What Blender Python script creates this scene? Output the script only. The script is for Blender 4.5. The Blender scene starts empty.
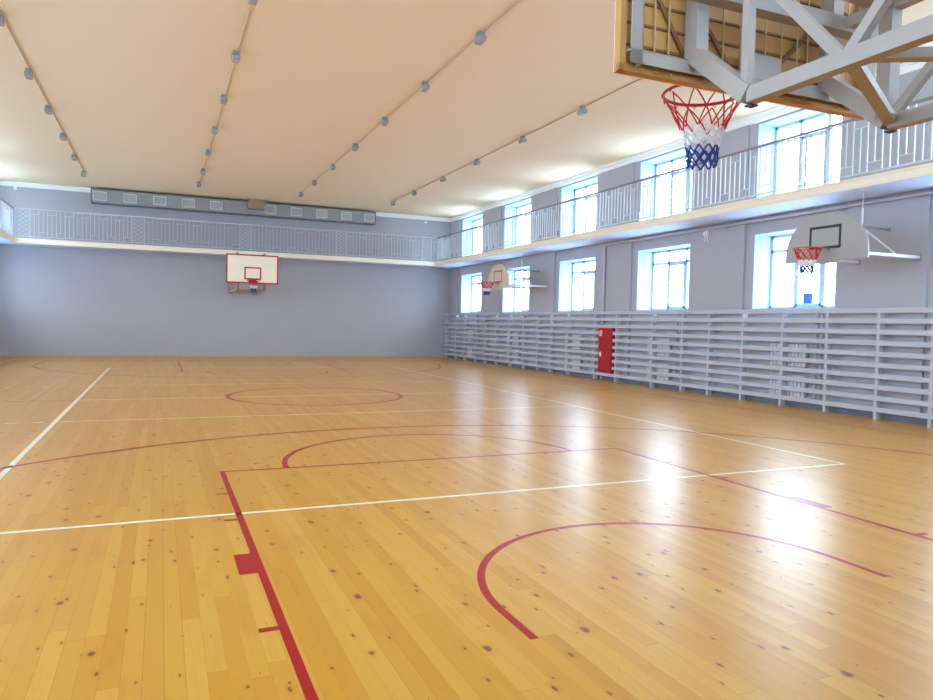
import bpy, math, random
from math import sin, cos, pi, radians
from mathutils import Vector, Matrix

random.seed(7)
sc = bpy.context.scene
COL = sc.collection

# ------------------------------------------------------------------ camera
CAM = Vector((-3.0129, -1.8912, 1.5812))
YAW, PITCH, ROLL, FPX = 0.40628, -0.03728, 0.02151, 711.25
fw = Vector((sin(YAW)*cos(PITCH), cos(YAW)*cos(PITCH), sin(PITCH)))
rt = Vector((cos(YAW), -sin(YAW), 0.0))
up = rt.cross(fw)
r2 = rt*cos(ROLL) + up*sin(ROLL)
u2 = -rt*sin(ROLL) + up*cos(ROLL)
cd = bpy.data.cameras.new('camera')
cd.sensor_fit = 'HORIZONTAL'
cd.sensor_width = 36.0
cd.lens = FPX/933.0*36.0
cd.clip_start = 0.02
cd.clip_end = 500
cam = bpy.data.objects.new('camera', cd)
cam.matrix_world = Matrix(((r2.x, u2.x, -fw.x, CAM.x), (r2.y, u2.y, -fw.y, CAM.y),
                           (r2.z, u2.z, -fw.z, CAM.z), (0, 0, 0, 1)))
COL.objects.link(cam)
sc.camera = cam

# ------------------------------------------------------------------ world: a bright overcast sky over snow
SKY_STRENGTH = 7.2
w = bpy.data.worlds.new('overcast_sky')
sc.world = w
w.use_nodes = True
nt = w.node_tree
nt.nodes.clear()
tc = nt.nodes.new('ShaderNodeTexCoord')
sp = nt.nodes.new('ShaderNodeSeparateXYZ')
rp = nt.nodes.new('ShaderNodeValToRGB')
rp.color_ramp.elements[0].position = 0.47
rp.color_ramp.elements[0].color = (0.385, 0.53, 0.74, 1)
rp.color_ramp.elements[1].position = 0.56
rp.color_ramp.elements[1].color = (0.64, 0.84, 1.0, 1)
mp = nt.nodes.new('ShaderNodeMapRange')
mp.inputs['From Min'].default_value = -1
mp.inputs['From Max'].default_value = 1
bg = nt.nodes.new('ShaderNodeBackground')
bg.inputs['Strength'].default_value = SKY_STRENGTH
wo = nt.nodes.new('ShaderNodeOutputWorld')
nt.links.new(tc.outputs['Generated'], sp.inputs[0])
nt.links.new(sp.outputs['Z'], mp.inputs['Value'])
nt.links.new(mp.outputs[0], rp.inputs[0])
nt.links.new(rp.outputs[0], bg.inputs['Color'])
nt.links.new(bg.outputs[0], wo.inputs[0])

sc.view_settings.view_transform = 'Standard'
sc.view_settings.look = 'None'
sc.view_settings.gamma = 1.0
sc.view_settings.use_curve_mapping = False
sc.view_settings.exposure = 1.78
sc.cycles.use_denoising = True
sc.cycles.max_bounces = 12
sc.cycles.diffuse_bounces = 8
sc.cycles.glossy_bounces = 4
sc.cycles.transparent_max_bounces = 16
sc.cycles.caustics_reflective = False
sc.cycles.caustics_refractive = False

# ------------------------------------------------------------------ plan of the hall (metres)
W = 9.17          # inner face of the window wall
PIER = 0.06       # how far the piers stand proud of it
WT = 0.56         # depth of the window recess
XL = -8.90        # opposite long wall
YW = 28.43        # far wall
YN = -2.33        # near wall
H = 6.34          # ceiling
YC = 13.05        # centre line of the court
GZ0, GZ1 = 4.07, 4.25   # gallery slab
GXR, GXL, GYF = 8.05, -7.75, 27.40   # gallery edges
WIN_Y = [0.76, 4.98, 9.20, 13.43, 17.67, 21.90, 26.08]
WIN_W = 2.13
WIN_WL = 2.7     # unseen windows of the opposite wall, widened to let in more daylight
LZ0, LZ1, UZ0, UZ1 = 2.03, 3.71, 4.46, 6.14

# daylight portals in the window openings (they only guide the sky light in)
def portal(name, x, y, z, h, face, wd=WIN_W):
    l = bpy.data.lights.new(name, 'AREA')
    l.shape = 'RECTANGLE'
    l.size = wd
    l.size_y = h
    l.energy = 1
    l.cycles.is_portal = True
    o = bpy.data.objects.new(name, l)
    o.location = (x, y, z)
    o.rotation_euler = (pi/2, 0, -face*pi/2)
    COL.objects.link(o)

for _y in WIN_Y:
    for _z0, _z1 in ((LZ0, LZ1), (UZ0, UZ1)):
        portal('daylight_portal', W+WT+0.25, _y, (_z0+_z1)/2, _z1-_z0, -1)
        portal('daylight_portal', XL-WT-0.25, _y, (_z0+_z1)/2, _z1-_z0, 1, WIN_WL)
for _x in (-6.6, -2.6, 2.6, 6.6):
    for _z0, _z1 in ((LZ0, LZ1), (UZ0, UZ1)):
        portal('daylight_portal', _x, YN-WT-0.25, (_z0+_z1)/2, _z1-_z0, 0)

# ------------------------------------------------------------------ materials
def srgb(r, g, b):
    def f(c):
        c = c/255.0
        return c/12.92 if c <= 0.04045 else ((c+0.055)/1.055)**2.4
    return (f(r), f(g), f(b), 1.0)

def mat(name, col, rough=0.5, metal=0.0, noise=0.0, scale=8.0, spec=0.5, bump=0.0):
    m = bpy.data.materials.new(name)
    m.use_nodes = True
    t = m.node_tree
    b = t.nodes['Principled BSDF']
    b.inputs['Roughness'].default_value = rough
    b.inputs['Metallic'].default_value = metal
    b.inputs['Specular IOR Level'].default_value = spec
    g = t.nodes.new('ShaderNodeNewGeometry')
    n = t.nodes.new('ShaderNodeTexNoise')
    n.inputs['Scale'].default_value = scale
    n.inputs['Detail'].default_value = 4
    t.links.new(g.outputs['Position'], n.inputs['Vector'])
    mx = t.nodes.new('ShaderNodeMix')
    mx.data_type = 'RGBA'
    k = 1.0-noise
    mx.inputs[6].default_value = (col[0]*k, col[1]*k, col[2]*k, 1)
    k = 1.0+noise
    mx.inputs[7].default_value = (min(1, col[0]*k), min(1, col[1]*k), min(1, col[2]*k), 1)
    t.links.new(n.outputs['Fac'], mx.inputs[0])
    t.links.new(mx.outputs[2], b.inputs['Base Color'])
    if bump:
        bp = t.nodes.new('ShaderNodeBump')
        bp.inputs['Strength'].default_value = bump
        bp.inputs['Distance'].default_value = 0.01
        t.links.new(n.outputs['Fac'], bp.inputs['Height'])
        t.links.new(bp.outputs[0], b.inputs['Normal'])
    return m

def glass_mat():
    m = bpy.data.materials.new('window_glass')
    m.use_nodes = True
    t = m.node_tree
    t.nodes.clear()
    o = t.nodes.new('ShaderNodeOutputMaterial')
    tr = t.nodes.new('ShaderNodeBsdfTransparent')
    tr.inputs[0].default_value = (0.97, 0.985, 1, 1)
    gl = t.nodes.new('ShaderNodeBsdfGlossy')
    gl.inputs['Roughness'].default_value = 0.02
    # Schlick reflectance from either side of the pane
    g = t.nodes.new('ShaderNodeNewGeometry')
    dt = t.nodes.new('ShaderNodeVectorMath')
    dt.operation = 'DOT_PRODUCT'
    t.links.new(g.outputs['Normal'], dt.inputs[0])
    t.links.new(g.outputs['Incoming'], dt.inputs[1])
    prev = dt.outputs['Value']
    for op, val in (('ABSOLUTE', None), ('SUBTRACT', 1.0), ('POWER', 5.0), ('MULTIPLY', 0.5), ('ADD', 0.05)):
        n = t.nodes.new('ShaderNodeMath')
        n.operation = op
        if op == 'SUBTRACT':
            n.inputs[0].default_value = val
            t.links.new(prev, n.inputs[1])
        else:
            t.links.new(prev, n.inputs[0])
            if val is not None:
                n.inputs[1].default_value = val
        prev = n.outputs[0]
    mx = t.nodes.new('ShaderNodeMixShader')
    t.links.new(prev, mx.inputs[0])
    t.links.new(tr.outputs[0], mx.inputs[1])
    t.links.new(gl.outputs[0], mx.inputs[2])
    t.links.new(mx.outputs[0], o.inputs[0])
    return m

def floor_mat():
    m = bpy.data.materials.new('varnished_pine_boards')
    m.use_nodes = True
    t = m.node_tree
    b = t.nodes['Principled BSDF']
    N, L = t.nodes.new, t.links.new
    def math_(op, a, bb=None, c=None):
        n = N('ShaderNodeMath')
        n.operation = op
        for i, v in enumerate((a, bb, c)):
            if v is None:
                continue
            if isinstance(v, (int, float)):
                n.inputs[i].default_value = v
            else:
                L(v, n.inputs[i])
        return n.outputs[0]
    def comb(x, y, z=0.0):
        n = N('ShaderNodeCombineXYZ')
        for i, v in enumerate((x, y, z)):
            if isinstance(v, (int, float)):
                n.inputs[i].default_value = v
            else:
                L(v, n.inputs[i])
        return n.outputs[0]
    def white(v):
        n = N('ShaderNodeTexWhiteNoise')
        n.noise_dimensions = '3D'
        L(v, n.inputs['Vector'])
        return n.outputs['Value']
    def mixc(f, a, bb, blend='MIX'):
        n = N('ShaderNodeMix')
        n.data_type = 'RGBA'
        n.blend_type = blend
        for i, v in ((0, f), (6, a), (7, bb)):
            if isinstance(v, (int, float)):
                n.inputs[i].default_value = v
            elif isinstance(v, tuple):
                n.inputs[i].default_value = v
            else:
                L(v, n.inputs[i])
        return n.outputs[2]
    g = N('ShaderNodeNewGeometry')
    s = N('ShaderNodeSeparateXYZ')
    L(g.outputs['Position'], s.inputs[0])
    x, y = s.outputs['X'], s.outputs['Y']
    BW = 0.088
    u = math_('DIVIDE', x, BW)
    pl = math_('FLOOR', u)
    fu = math_('FRACT', u)
    r1 = white(comb(pl, 3.3))
    v = math_('ADD', math_('DIVIDE', y, 2.6), math_('MULTIPLY', r1, 9.0))
    seg = math_('FLOOR', v)
    fv = math_('FRACT', v)
    r2_ = white(comb(pl, seg, 1.7))
    r3_ = white(comb(pl, seg, 8.1))
    ramp = N('ShaderNodeValToRGB')
    e = ramp.color_ramp.elements
    e[0].position, e[0].color = 0.0, FLOOR_C[0]
    e[1].position, e[1].color = 1.0, FLOOR_C[4]
    for p, c in ((0.25, FLOOR_C[1]), (0.5, FLOOR_C[2]), (0.78, FLOOR_C[3])):
        k = e.new(p)
        k.color = c
    L(r2_, ramp.inputs[0])
    # grain running along each board
    gn = N('ShaderNodeTexNoise')
    gn.inputs['Scale'].default_value = 1.0
    gn.inputs['Detail'].default_value = 5
    gn.inputs['Distortion'].default_value = 0.7
    L(comb(math_('MULTIPLY', x, 70.0), math_('ADD', math_('MULTIPLY', y, 2.2), math_('MULTIPLY', r2_, 40.0)), r3_), gn.inputs['Vector'])
    gfac = math_('MULTIPLY', math_('SUBTRACT', gn.outputs['Fac'], 0.42), 1.1)
    gfac = math_('MAXIMUM', math_('MINIMUM', gfac, 0.6), 0.0)
    c = mixc(gfac, ramp.outputs[0], FLOOR_GRAIN)
    # broad blotches of redder wood
    bn = N('ShaderNodeTexNoise')
    bn.inputs['Scale'].default_value = 1.0
    bn.inputs['Detail'].default_value = 3
    L(comb(math_('MULTIPLY', x, 9.0), math_('MULTIPLY', y, 1.4), r2_), bn.inputs['Vector'])
    c = mixc(math_('MULTIPLY', math_('MAXIMUM', math_('SUBTRACT', bn.outputs['Fac'], 0.55), 0.0), 1.6), c, FLOOR_RED)
    # knots
    dn = N('ShaderNodeTexNoise')
    dn.inputs['Scale'].default_value = 40.0
    L(g.outputs['Position'], dn.inputs['Vector'])
    for sx, sy, off, rad, keep in ((0.21, 0.36, 0.0, 0.070, 0.5), (0.17, 0.47, 5.7, 0.055, 0.6), (0.5, 0.8, 11.2, 0.045, 0.35)):
        vo = N('ShaderNodeTexVoronoi')
        vo.voronoi_dimensions = '2D'
        vo.inputs['Scale'].default_value = 1.0
        L(comb(math_('ADD', math_('DIVIDE', x, sx), off), math_('ADD', math_('DIVIDE', y, sx), off*2)) if False else
          comb(math_('ADD', math_('DIVIDE', x, sx), off), math_('ADD', math_('DIVIDE', y, sy), off*2)), vo.inputs['Vector'])
        cs = N('ShaderNodeSeparateColor')
        L(vo.outputs['Color'], cs.inputs[0])
        rr = math_('MULTIPLY', math_('ADD', cs.outputs[1], 0.25), rad)
        d = math_('ADD', vo.outputs['Distance'], math_('MULTIPLY', math_('SUBTRACT', dn.outputs['Fac'], 0.5), 0.05))
        core = math_('MAXIMUM', math_('MINIMUM', math_('MULTIPLY', math_('SUBTRACT', rr, d), 45.0), 1.0), 0.0)
        halo = math_('MAXIMUM', math_('MINIMUM', math_('MULTIPLY', math_('SUBTRACT', math_('MULTIPLY', rr, 2.6), d), 9.0), 1.0), 0.0)
        on = math_('LESS_THAN', cs.outputs[0], keep)
        c = mixc(math_('MULTIPLY', math_('MULTIPLY', halo, on), 0.35), c, FLOOR_RED)
        c = mixc(math_('MULTIPLY', math_('MULTIPLY', core, on), 0.85), c, KNOT)
    # joints between boards
    edge = math_('MINIMUM', fu, math_('SUBTRACT', 1.0, fu))
    jo = math_('LESS_THAN', edge, 0.012)
    jo = math_('MULTIPLY', jo, math_('ADD', math_('MULTIPLY', r1, 0.55), 0.1))
    ev = math_('LESS_THAN', fv, 0.0011)
    jo = math_('MAXIMUM', jo, math_('MULTIPLY', ev, 0.5))
    c = mixc(jo, c, KNOT)
    L(c, b.inputs['Base Color'])
    gloss(t, b, x, y, pl)
    return m

def gloss(t, b, x, y, pl):
    """varnish sheen shared by the boards and the painted lines"""
    N, L = t.nodes.new, t.links.new
    b.inputs['Roughness'].default_value = FLOOR_ROUGH
    b.inputs['Specular IOR Level'].default_value = FLOOR_SPEC
    g = N('ShaderNodeNewGeometry')
    mp_ = N('ShaderNodeMapping')
    mp_.inputs['Scale'].default_value = (11.4, 0.8, 1)
    L(g.outputs['Position'], mp_.inputs['Vector'])
    n = N('ShaderNodeTexNoise')
    n.inputs['Scale'].default_value = 1.0
    n.inputs['Detail'].default_value = 3
    L(mp_.outputs[0], n.inputs['Vector'])
    bp = N('ShaderNodeBump')
    bp.inputs['Strength'].default_value = 0.35
    bp.inputs['Distance'].default_value = 0.004
    # each board is very slightly cupped
    sx = N('ShaderNodeSeparateXYZ')
    L(g.outputs['Position'], sx.inputs[0])
    prev = sx.outputs['X']
    for op, val in (('DIVIDE', 0.088), ('FRACT', None), ('SUBTRACT', 0.5), ('POWER', 2.0), ('MULTIPLY', 0.9)):
        q = N('ShaderNodeMath')
        q.operation = op
        L(prev, q.inputs[0])
        if val is not None:
            q.inputs[1].default_value = val
        prev = q.outputs[0]
    ad = N('ShaderNodeMath')
    L(n.outputs['Fac'], ad.inputs[0])
    L(prev, ad.inputs[1])
    L(ad.outputs[0], bp.inputs['Height'])
    L(bp.outputs[0], b.inputs['Normal'])

FLOOR_C = [srgb(206, 143, 44), srgb(211, 152, 51), srgb(214, 157, 55), srgb(219, 166, 66), srgb(207, 145, 38)]
FLOOR_GRAIN = srgb(206, 146, 48)
FLOOR_RED = srgb(196, 118, 38)
KNOT = srgb(116, 62, 22)
FLOOR_ROUGH, FLOOR_SPEC = 0.285, 0.4

def paint_mat(name, col):
    m = bpy.data.materials.new(name)
    m.use_nodes = True
    t = m.node_tree
    b = t.nodes['Principled BSDF']
    g = t.nodes.new('ShaderNodeNewGeometry')
    n = t.nodes.new('ShaderNodeTexNoise')
    n.inputs['Scale'].default_value = 14
    t.links.new(g.outputs['Position'], n.inputs['Vector'])
    mx = t.nodes.new('ShaderNodeMix')
    mx.data_type = 'RGBA'
    mx.inputs[6].default_value = (col[0]*.9, col[1]*.9, col[2]*.9, 1)
    mx.inputs[7].default_value = col
    t.links.new(n.outputs['Fac'], mx.inputs[0])
    t.links.new(mx.outputs[2], b.inputs['Base Color'])
    gloss(t, b, None, None, None)
    b.inputs['Specular IOR Level'].default_value = 0.3
    b.inputs['Roughness'].default_value = 0.30
    return m

M = {}
M['floor'] = floor_mat()
M['red_line'] = paint_mat('red_line_paint', srgb(178, 12, 26))
M['white_line'] = paint_mat('white_line_paint', srgb(250, 242, 220))
M['wall'] = mat('lavender_wall_paint', srgb(172, 171, 177), 0.75, noise=0.03, scale=1.2)
M['ceiling'] = mat('white_ceiling_paint', srgb(240, 221, 188), 0.85, noise=0.012, scale=0.8)
M['white_paint'] = mat('white_plaster', srgb(240, 240, 238), 0.7, noise=0.015, scale=3)
M['fascia'] = mat('cream_fascia_paint', srgb(244, 234, 212), 0.55, noise=0.02, scale=3)
M['soffit'] = mat('pale_blue_soffit', srgb(206, 218, 240), 0.6, noise=0.015, scale=3)  # underside in a bluer tone than the fascia
M['reveal'] = mat('sky_tinted_reveal', srgb(162, 188, 206), 0.7, noise=0.02, scale=3)  # white reveals darkened and blued to stand in for sky light
M['pvc'] = mat('pale_pvc', srgb(186, 204, 218), 0.35, noise=0.01)
M['glass'] = glass_mat()
M['bars'] = mat('grey_lilac_bar_paint', srgb(180, 182, 195), 0.45, noise=0.03, scale=4)
M['grey_steel'] = mat('grey_painted_steel', srgb(158, 146, 136), 0.45, noise=0.05, scale=9)
M['rail_steel'] = mat('pale_railing_paint', srgb(196, 204, 216), 0.4, noise=0.03, scale=9)
M['handrail'] = mat('brown_grey_handrail', srgb(138, 124, 128), 0.28, noise=0.05, scale=6)
M['handrail_lit'] = mat('lit_handrail', srgb(196, 192, 200), 0.25, noise=0.05, scale=6)  # handrail copy with the white reflection put into its colour
M['plywood'] = mat('varnished_plywood', srgb(190, 138, 74), 0.5, noise=0.10, scale=5)
M['timber'] = mat('timber_edging', srgb(196, 156, 104), 0.5, noise=0.12, scale=12)
M['batten'] = mat('dark_batten', srgb(128, 84, 52), 0.55, noise=0.1, scale=12)
M['rod'] = mat('cream_rod', srgb(190, 160, 110), 0.5, noise=0.05)
M['board_white'] = mat('cream_backboard_paint', srgb(246, 236, 214), 0.45, noise=0.01)
M['board_grey'] = mat('pale_grey_backboard', srgb(160, 159, 157), 0.5, noise=0.02)
M['board_cream'] = mat('pale_cream_backboard', srgb(206, 194, 174), 0.5, noise=0.02)  # lighter, yellower tone for the far practice board
M['red'] = mat('red_paint', srgb(176, 24, 36), 0.4, noise=0.04)
M['orange_red'] = mat('orange_red_paint', srgb(204, 62, 40), 0.4, noise=0.04)
M['black'] = mat('black_paint', srgb(30, 28, 30), 0.45, noise=0.05)
M['dark'] = mat('dark_rubber', srgb(48, 46, 48), 0.6, noise=0.05)
M['net_red'] = mat('red_net_cord', srgb(196, 30, 44), 0.8, noise=0.08, scale=60)
M['net_white'] = mat('white_net_cord', srgb(226, 226, 232), 0.85, noise=0.05, scale=60)
M['net_blue'] = mat('blue_net_cord', srgb(40, 58, 130), 0.8, noise=0.08, scale=60)
M['duct'] = mat('grey_green_sheet_metal', srgb(148, 153, 150), 0.42, 0.0, noise=0.04, scale=3)
M['grille'] = mat('pale_grille_paint', srgb(214, 218, 214), 0.5, noise=0.02)
M['duct_dark'] = mat('dark_flange', srgb(70, 76, 76), 0.5, noise=0.05)
M['carton'] = mat('tan_board', srgb(150, 130, 100), 0.6, noise=0.06)
M['lamp_grey'] = mat('grey_lamp_housing', srgb(150, 148, 144), 0.45, noise=0.05)
M['lamp_glass'] = mat('lamp_cover', srgb(176, 176, 172), 0.2, noise=0.02)
M['cable'] = mat('tan_cable', srgb(190, 164, 136), 0.6, noise=0.03)
M['radiator'] = mat('white_radiator_enamel', srgb(204, 205, 208), 0.35, noise=0.01)
M['cabinet_red'] = mat('cabinet_red', srgb(168, 16, 28), 0.35, noise=0.03)
M['sign_red'] = mat('sign_red', srgb(214, 40, 48), 0.4, noise=0.02)
M['sign_white'] = mat('sign_white', srgb(244, 240, 240), 0.45, noise=0.01)
M['sticker_blue'] = mat('sticker_blue', srgb(60, 110, 190), 0.5, noise=0.03)
M['pipe'] = mat('pipe_paint', srgb(188, 184, 192), 0.4, noise=0.03)
M['dark_skirting'] = mat('grey_blue_skirting', srgb(104, 112, 128), 0.5, noise=0.05, scale=6)
M['skirting'] = mat('pine_skirting', srgb(190, 162, 126), 0.5, noise=0.08, scale=10)
M['bright_zinc'] = mat('white_steel', srgb(222, 224, 230), 0.35, noise=0.02)

# ------------------------------------------------------------------ mesh helpers
class MB:
    def __init__(self):
        self.v, self.f, self.mi, self.mats = [], [], [], []
        self.cur = 0
    def use(self, m):
        if m not in self.mats:
            self.mats.append(m)
        self.cur = self.mats.index(m)
        return self
    def face(self, idx):
        self.f.append(idx)
        self.mi.append(self.cur)
    def box(self, x0, x1, y0, y1, z0, z1):
        x0, x1 = min(x0, x1), max(x0, x1)
        y0, y1 = min(y0, y1), max(y0, y1)
        z0, z1 = min(z0, z1), max(z0, z1)
        n = len(self.v)
        self.v += [(x0, y0, z0), (x1, y0, z0), (x1, y1, z0), (x0, y1, z0),
                   (x0, y0, z1), (x1, y0, z1), (x1, y1, z1), (x0, y1, z1)]
        for q in ((0, 3, 2, 1), (4, 5, 6, 7), (0, 1, 5, 4), (1, 2, 6, 5), (2, 3, 7, 6), (3, 0, 4, 7)):
            self.face(tuple(n+i for i in q))
        return self
    def cbox(self, x0, x1, y0, y1, z0, z1, c=0.004):
        """box with chamfered edges, by shrinking three overlapping slabs into one hull"""
        import itertools
        n = len(self.v)
        P = {}
        for sx, sy, sz in itertools.product((0, 1), repeat=3):
            X, Y, Z = (x0, x1)[sx], (y0, y1)[sy], (z0, z1)[sz]
            dx, dy, dz = (c, -c)[sx], (c, -c)[sy], (c, -c)[sz]
            for ax in range(3):
                p = [X+dx, Y+dy, Z+dz]
                p[ax] = (X, Y, Z)[ax]
                P[(sx, sy, sz, ax)] = len(self.v)
                self.v.append(tuple(p))
        def add(q, out):
            a, b_, c_ = (Vector(self.v[q[i]]) for i in (0, 1, 2))
            if (b_-a).cross(c_-a).dot(Vector(out)) < 0:
                q = q[::-1]
            self.face(tuple(q))
        for ax in range(3):
            o1, o2 = [a for a in range(3) if a != ax]
            for s in (0, 1):
                q = []
                for a, b_ in ((0, 0), (1, 0), (1, 1), (0, 1)):
                    k = [0, 0, 0]
                    k[ax], k[o1], k[o2] = s, a, b_
                    q.append(P[(k[0], k[1], k[2], ax)])
                out = [0, 0, 0]
                out[ax] = 2*s-1
                add(q, out)
        for ax in range(3):
            o1, o2 = [a for a in range(3) if a != ax]
            for a, b_ in ((0, 0), (1, 0), (1, 1), (0, 1)):
                k0, k1 = [0, 0, 0], [0, 0, 0]
                k0[o1] = k1[o1] = a
                k0[o2] = k1[o2] = b_
                k1[ax] = 1
                q = [P[(*k0, o1)], P[(*k1, o1)], P[(*k1, o2)], P[(*k0, o2)]]
                out = [0, 0, 0]
                out[o1], out[o2] = 2*a-1, 2*b_-1
                add(q, out)
        for s in itertools.product((0, 1), repeat=3):
            add([P[(*s, 0)], P[(*s, 1)], P[(*s, 2)]], [2*i-1 for i in s])
        return self
    def bar(self, a, b, w_, h, upv=(0, 0, 1)):
        a, b = Vector(a), Vector(b)
        d = (b-a).normalized()
        u = Vector(upv)
        if abs(d.dot(u)) > 0.98:
            u = Vector((0, 1, 0))
        s = d.cross(u).normalized()
        t = s.cross(d)
        n = len(self.v)
        for p in (a, b):
            for i, j in ((-1, -1), (1, -1), (1, 1), (-1, 1)):
                self.v.append(tuple(p + s*(i*w_/2) + t*(j*h/2)))
        for q in ((3, 2, 1, 0), (4, 5, 6, 7), (0, 1, 5, 4), (1, 2, 6, 5), (2, 3, 7, 6), (3, 0, 4, 7)):
            self.face(tuple(n+i for i in q))
        return self
    def tube(self, pts, r, seg=8, closed=False, caps=True):
        pts = [Vector(p) for p in pts]
        n0 = len(self.v)
        m = len(pts)
        prev = None
        for i, p in enumerate(pts):
            if closed:
                d = pts[(i+1) % m]-pts[i-1]
            else:
                d = pts[min(i+1, m-1)]-pts[max(i-1, 0)]
            d.normalize()
            if prev is None:
                k = Vector((0, 0, 1)) if abs(d.z) < 0.9 else Vector((1, 0, 0))
                s = d.cross(k).normalized()
            else:
                s = (prev-d*prev.dot(d)).normalized()
            prev = s
            t = d.cross(s)
            for j in range(seg):
                a = 2*pi*j/seg
                self.v.append(tuple(p + s*(r*cos(a)) + t*(r*sin(a))))
        for i in range(m if closed else m-1):
            a0, b0 = n0+i*seg, n0+((i+1) % m)*seg
            for j in range(seg):
                k = (j+1) % seg
                self.face((a0+j, a0+k, b0+k, b0+j))
        if caps and not closed:
            self.face(tuple(n0+j for j in range(seg))[::-1])
            self.face(tuple(n0+(m-1)*seg+j for j in range(seg)))
        return self
    def prism(self, poly, axis, a, b):
        """extrude a polygon (list of 2-D points) along axis between a and b"""
        n = len(self.v)
        k = len(poly)
        for val in (a, b):
            for p in poly:
                q = list(p)
                q.insert(axis, val)
                self.v.append(tuple(q))
        self.face(tuple(n+i for i in range(k)))
        self.face(tuple(n+k+i for i in range(k))[::-1])
        for i in range(k):
            j = (i+1) % k
            self.face((n+i, n+k+i, n+k+j, n+j))
        return self
    def build(self, name, m=None, parent=None, smooth=False):
        me = bpy.data.meshes.new(name)
        me.from_pydata(self.v, [], self.f)
        if m is not None:
            me.materials.append(m)
        else:
            for q in self.mats:
                me.materials.append(q)
            me.polygons.foreach_set('material_index', self.mi)
        import bmesh
        bm = bmesh.new()
        bm.from_mesh(me)
        bmesh.ops.recalc_face_normals(bm, faces=bm.faces)
        bm.to_mesh(me)
        bm.free()
        if smooth:
            me.polygons.foreach_set('use_smooth', [True]*len(me.polygons))
            me.set_sharp_from_angle(angle=radians(40))
        me.update()
        o = bpy.data.objects.new(name, me)
        COL.objects.link(o)
        if parent:
            o.parent = parent
        return o

def tag(o, label=None, cat=None, group=None, kind=None):
    if label:
        o['label'] = label
    if cat:
        o['category'] = cat
    if group:
        o['group'] = group
    if kind:
        o['kind'] = kind
    return o

def empty(name, loc=(0, 0, 0), label=None, cat=None, group=None, rz=0.0):
    o = bpy.data.objects.new(name, None)
    o.empty_display_size = 0.1
    o.location = loc
    o.rotation_euler = (0, 0, rz)
    COL.objects.link(o)
    return tag(o, label, cat, group)

def copy_tree(o, parent=None):
    c = o.copy()
    COL.objects.link(c)
    if parent:
        c.parent = parent
    for ch in list(o.children):
        copy_tree(ch, c)
    return c

def struct(name, mb, m, parent=None):
    o = mb.build(name, m, parent)
    if parent is None:
        o['kind'] = 'structure'
    return o

# ------------------------------------------------------------------ the shell
floor = struct('floor', MB().box(XL-0.3, W+0.3, YN-0.3, YW+0.3, -0.2, 0.0), M['floor'])
struct('ceiling', MB().box(XL-WT-0.3, W+WT+0.3, YN-WT-0.3, YW+0.3, H, H+0.25), M['ceiling'])
struct('wall_far', MB().box(XL-0.3, W+WT+0.3, YW, YW+0.35, -0.2, H), M['wall'])
NEAR_X = [-6.6, -2.6, 2.6, 6.6]  # unseen near-wall windows, assumed and added for daylight from behind the camera
def near_wall():
    b = MB()
    y0, y1 = YN-WT-.2, YN
    e = [XL-.3]
    for x in NEAR_X:
        e += [x-WIN_W/2, x+WIN_W/2]
    e.append(W+WT+.3)
    for za, zb in ((-.2, LZ0), (LZ1, UZ0), (UZ1, H)):
        b.box(e[0], e[-1], y0, y1, za, zb)
    for i in range(0, len(e), 2):
        b.box(e[i], e[i+1], y0, y1, LZ0, LZ1)
        b.box(e[i], e[i+1], y0, y1, UZ0, UZ1)
    struct('wall_near', b, M['wall'])
near_wall()

def window_wall(name, xi, xo, piers, WIN_W=WIN_W):
    b = MB()
    edges = [YN]
    for y in WIN_Y:
        edges += [y-WIN_W/2, y+WIN_W/2]
    edges.append(YW)
    b.box(xi, xo, YN, YW, -0.2, LZ0)
    b.box(xi, xo, YN, YW, LZ1, UZ0)
    b.box(xi, xo, YN, YW, UZ1, H)
    for i in range(0, len(edges), 2):
        b.box(xi, xo, edges[i], edges[i+1], LZ0, LZ1)
        b.box(xi, xo, edges[i], edges[i+1], UZ0, UZ1)
    if piers:
        for i in range(0, len(edges), 2):
            a, c = edges[i]+0.25, edges[i+1]-0.25
            if i == 0:
                a = edges[0]
            if i == len(edges)-2:
                c = edges[-1]
            if c-a > 0.1:
                s = -PIER if xi > 0 else PIER
                b.box(xi+s, xi, a, c, 0.0, H-0.16)
    return struct(name, b, M['wall'])

window_wall('wall_right', W, W+WT+0.2, True)
window_wall('wall_left', XL, XL-WT-0.2, False, WIN_WL)

# cornices and skirtings
def cornice(name, pts, axis, a, b):
    struct(name, MB().prism(pts, axis, a, b), M['white_paint'])
struct('trim_1', MB().box(XL, W, YW-0.05, YW, H-0.16, H).box(XL, W, YW-0.12, YW, H-0.06, H), M['white_paint'])
struct('trim_2', MB().box(W-0.09, W, YN, YW-0.05, H-0.16, H).box(W-0.16, W, YN, YW-0.12, H-0.06, H), M['white_paint'])
struct('trim_3', MB().box(XL, XL+0.09, YN, YW-0.05, H-0.16, H).box(XL, XL+0.16, YN, YW-0.12, H-0.06, H), M['white_paint'])
struct('baseboard_right', MB().box(W-0.072, W, YN, YW-0.03, 0, 0.15), M['dark_skirting'])
struct('baseboard_far', MB().box(XL, W-0.07, YW-0.025, YW, 0, 0.09), M['skirting'])

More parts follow.
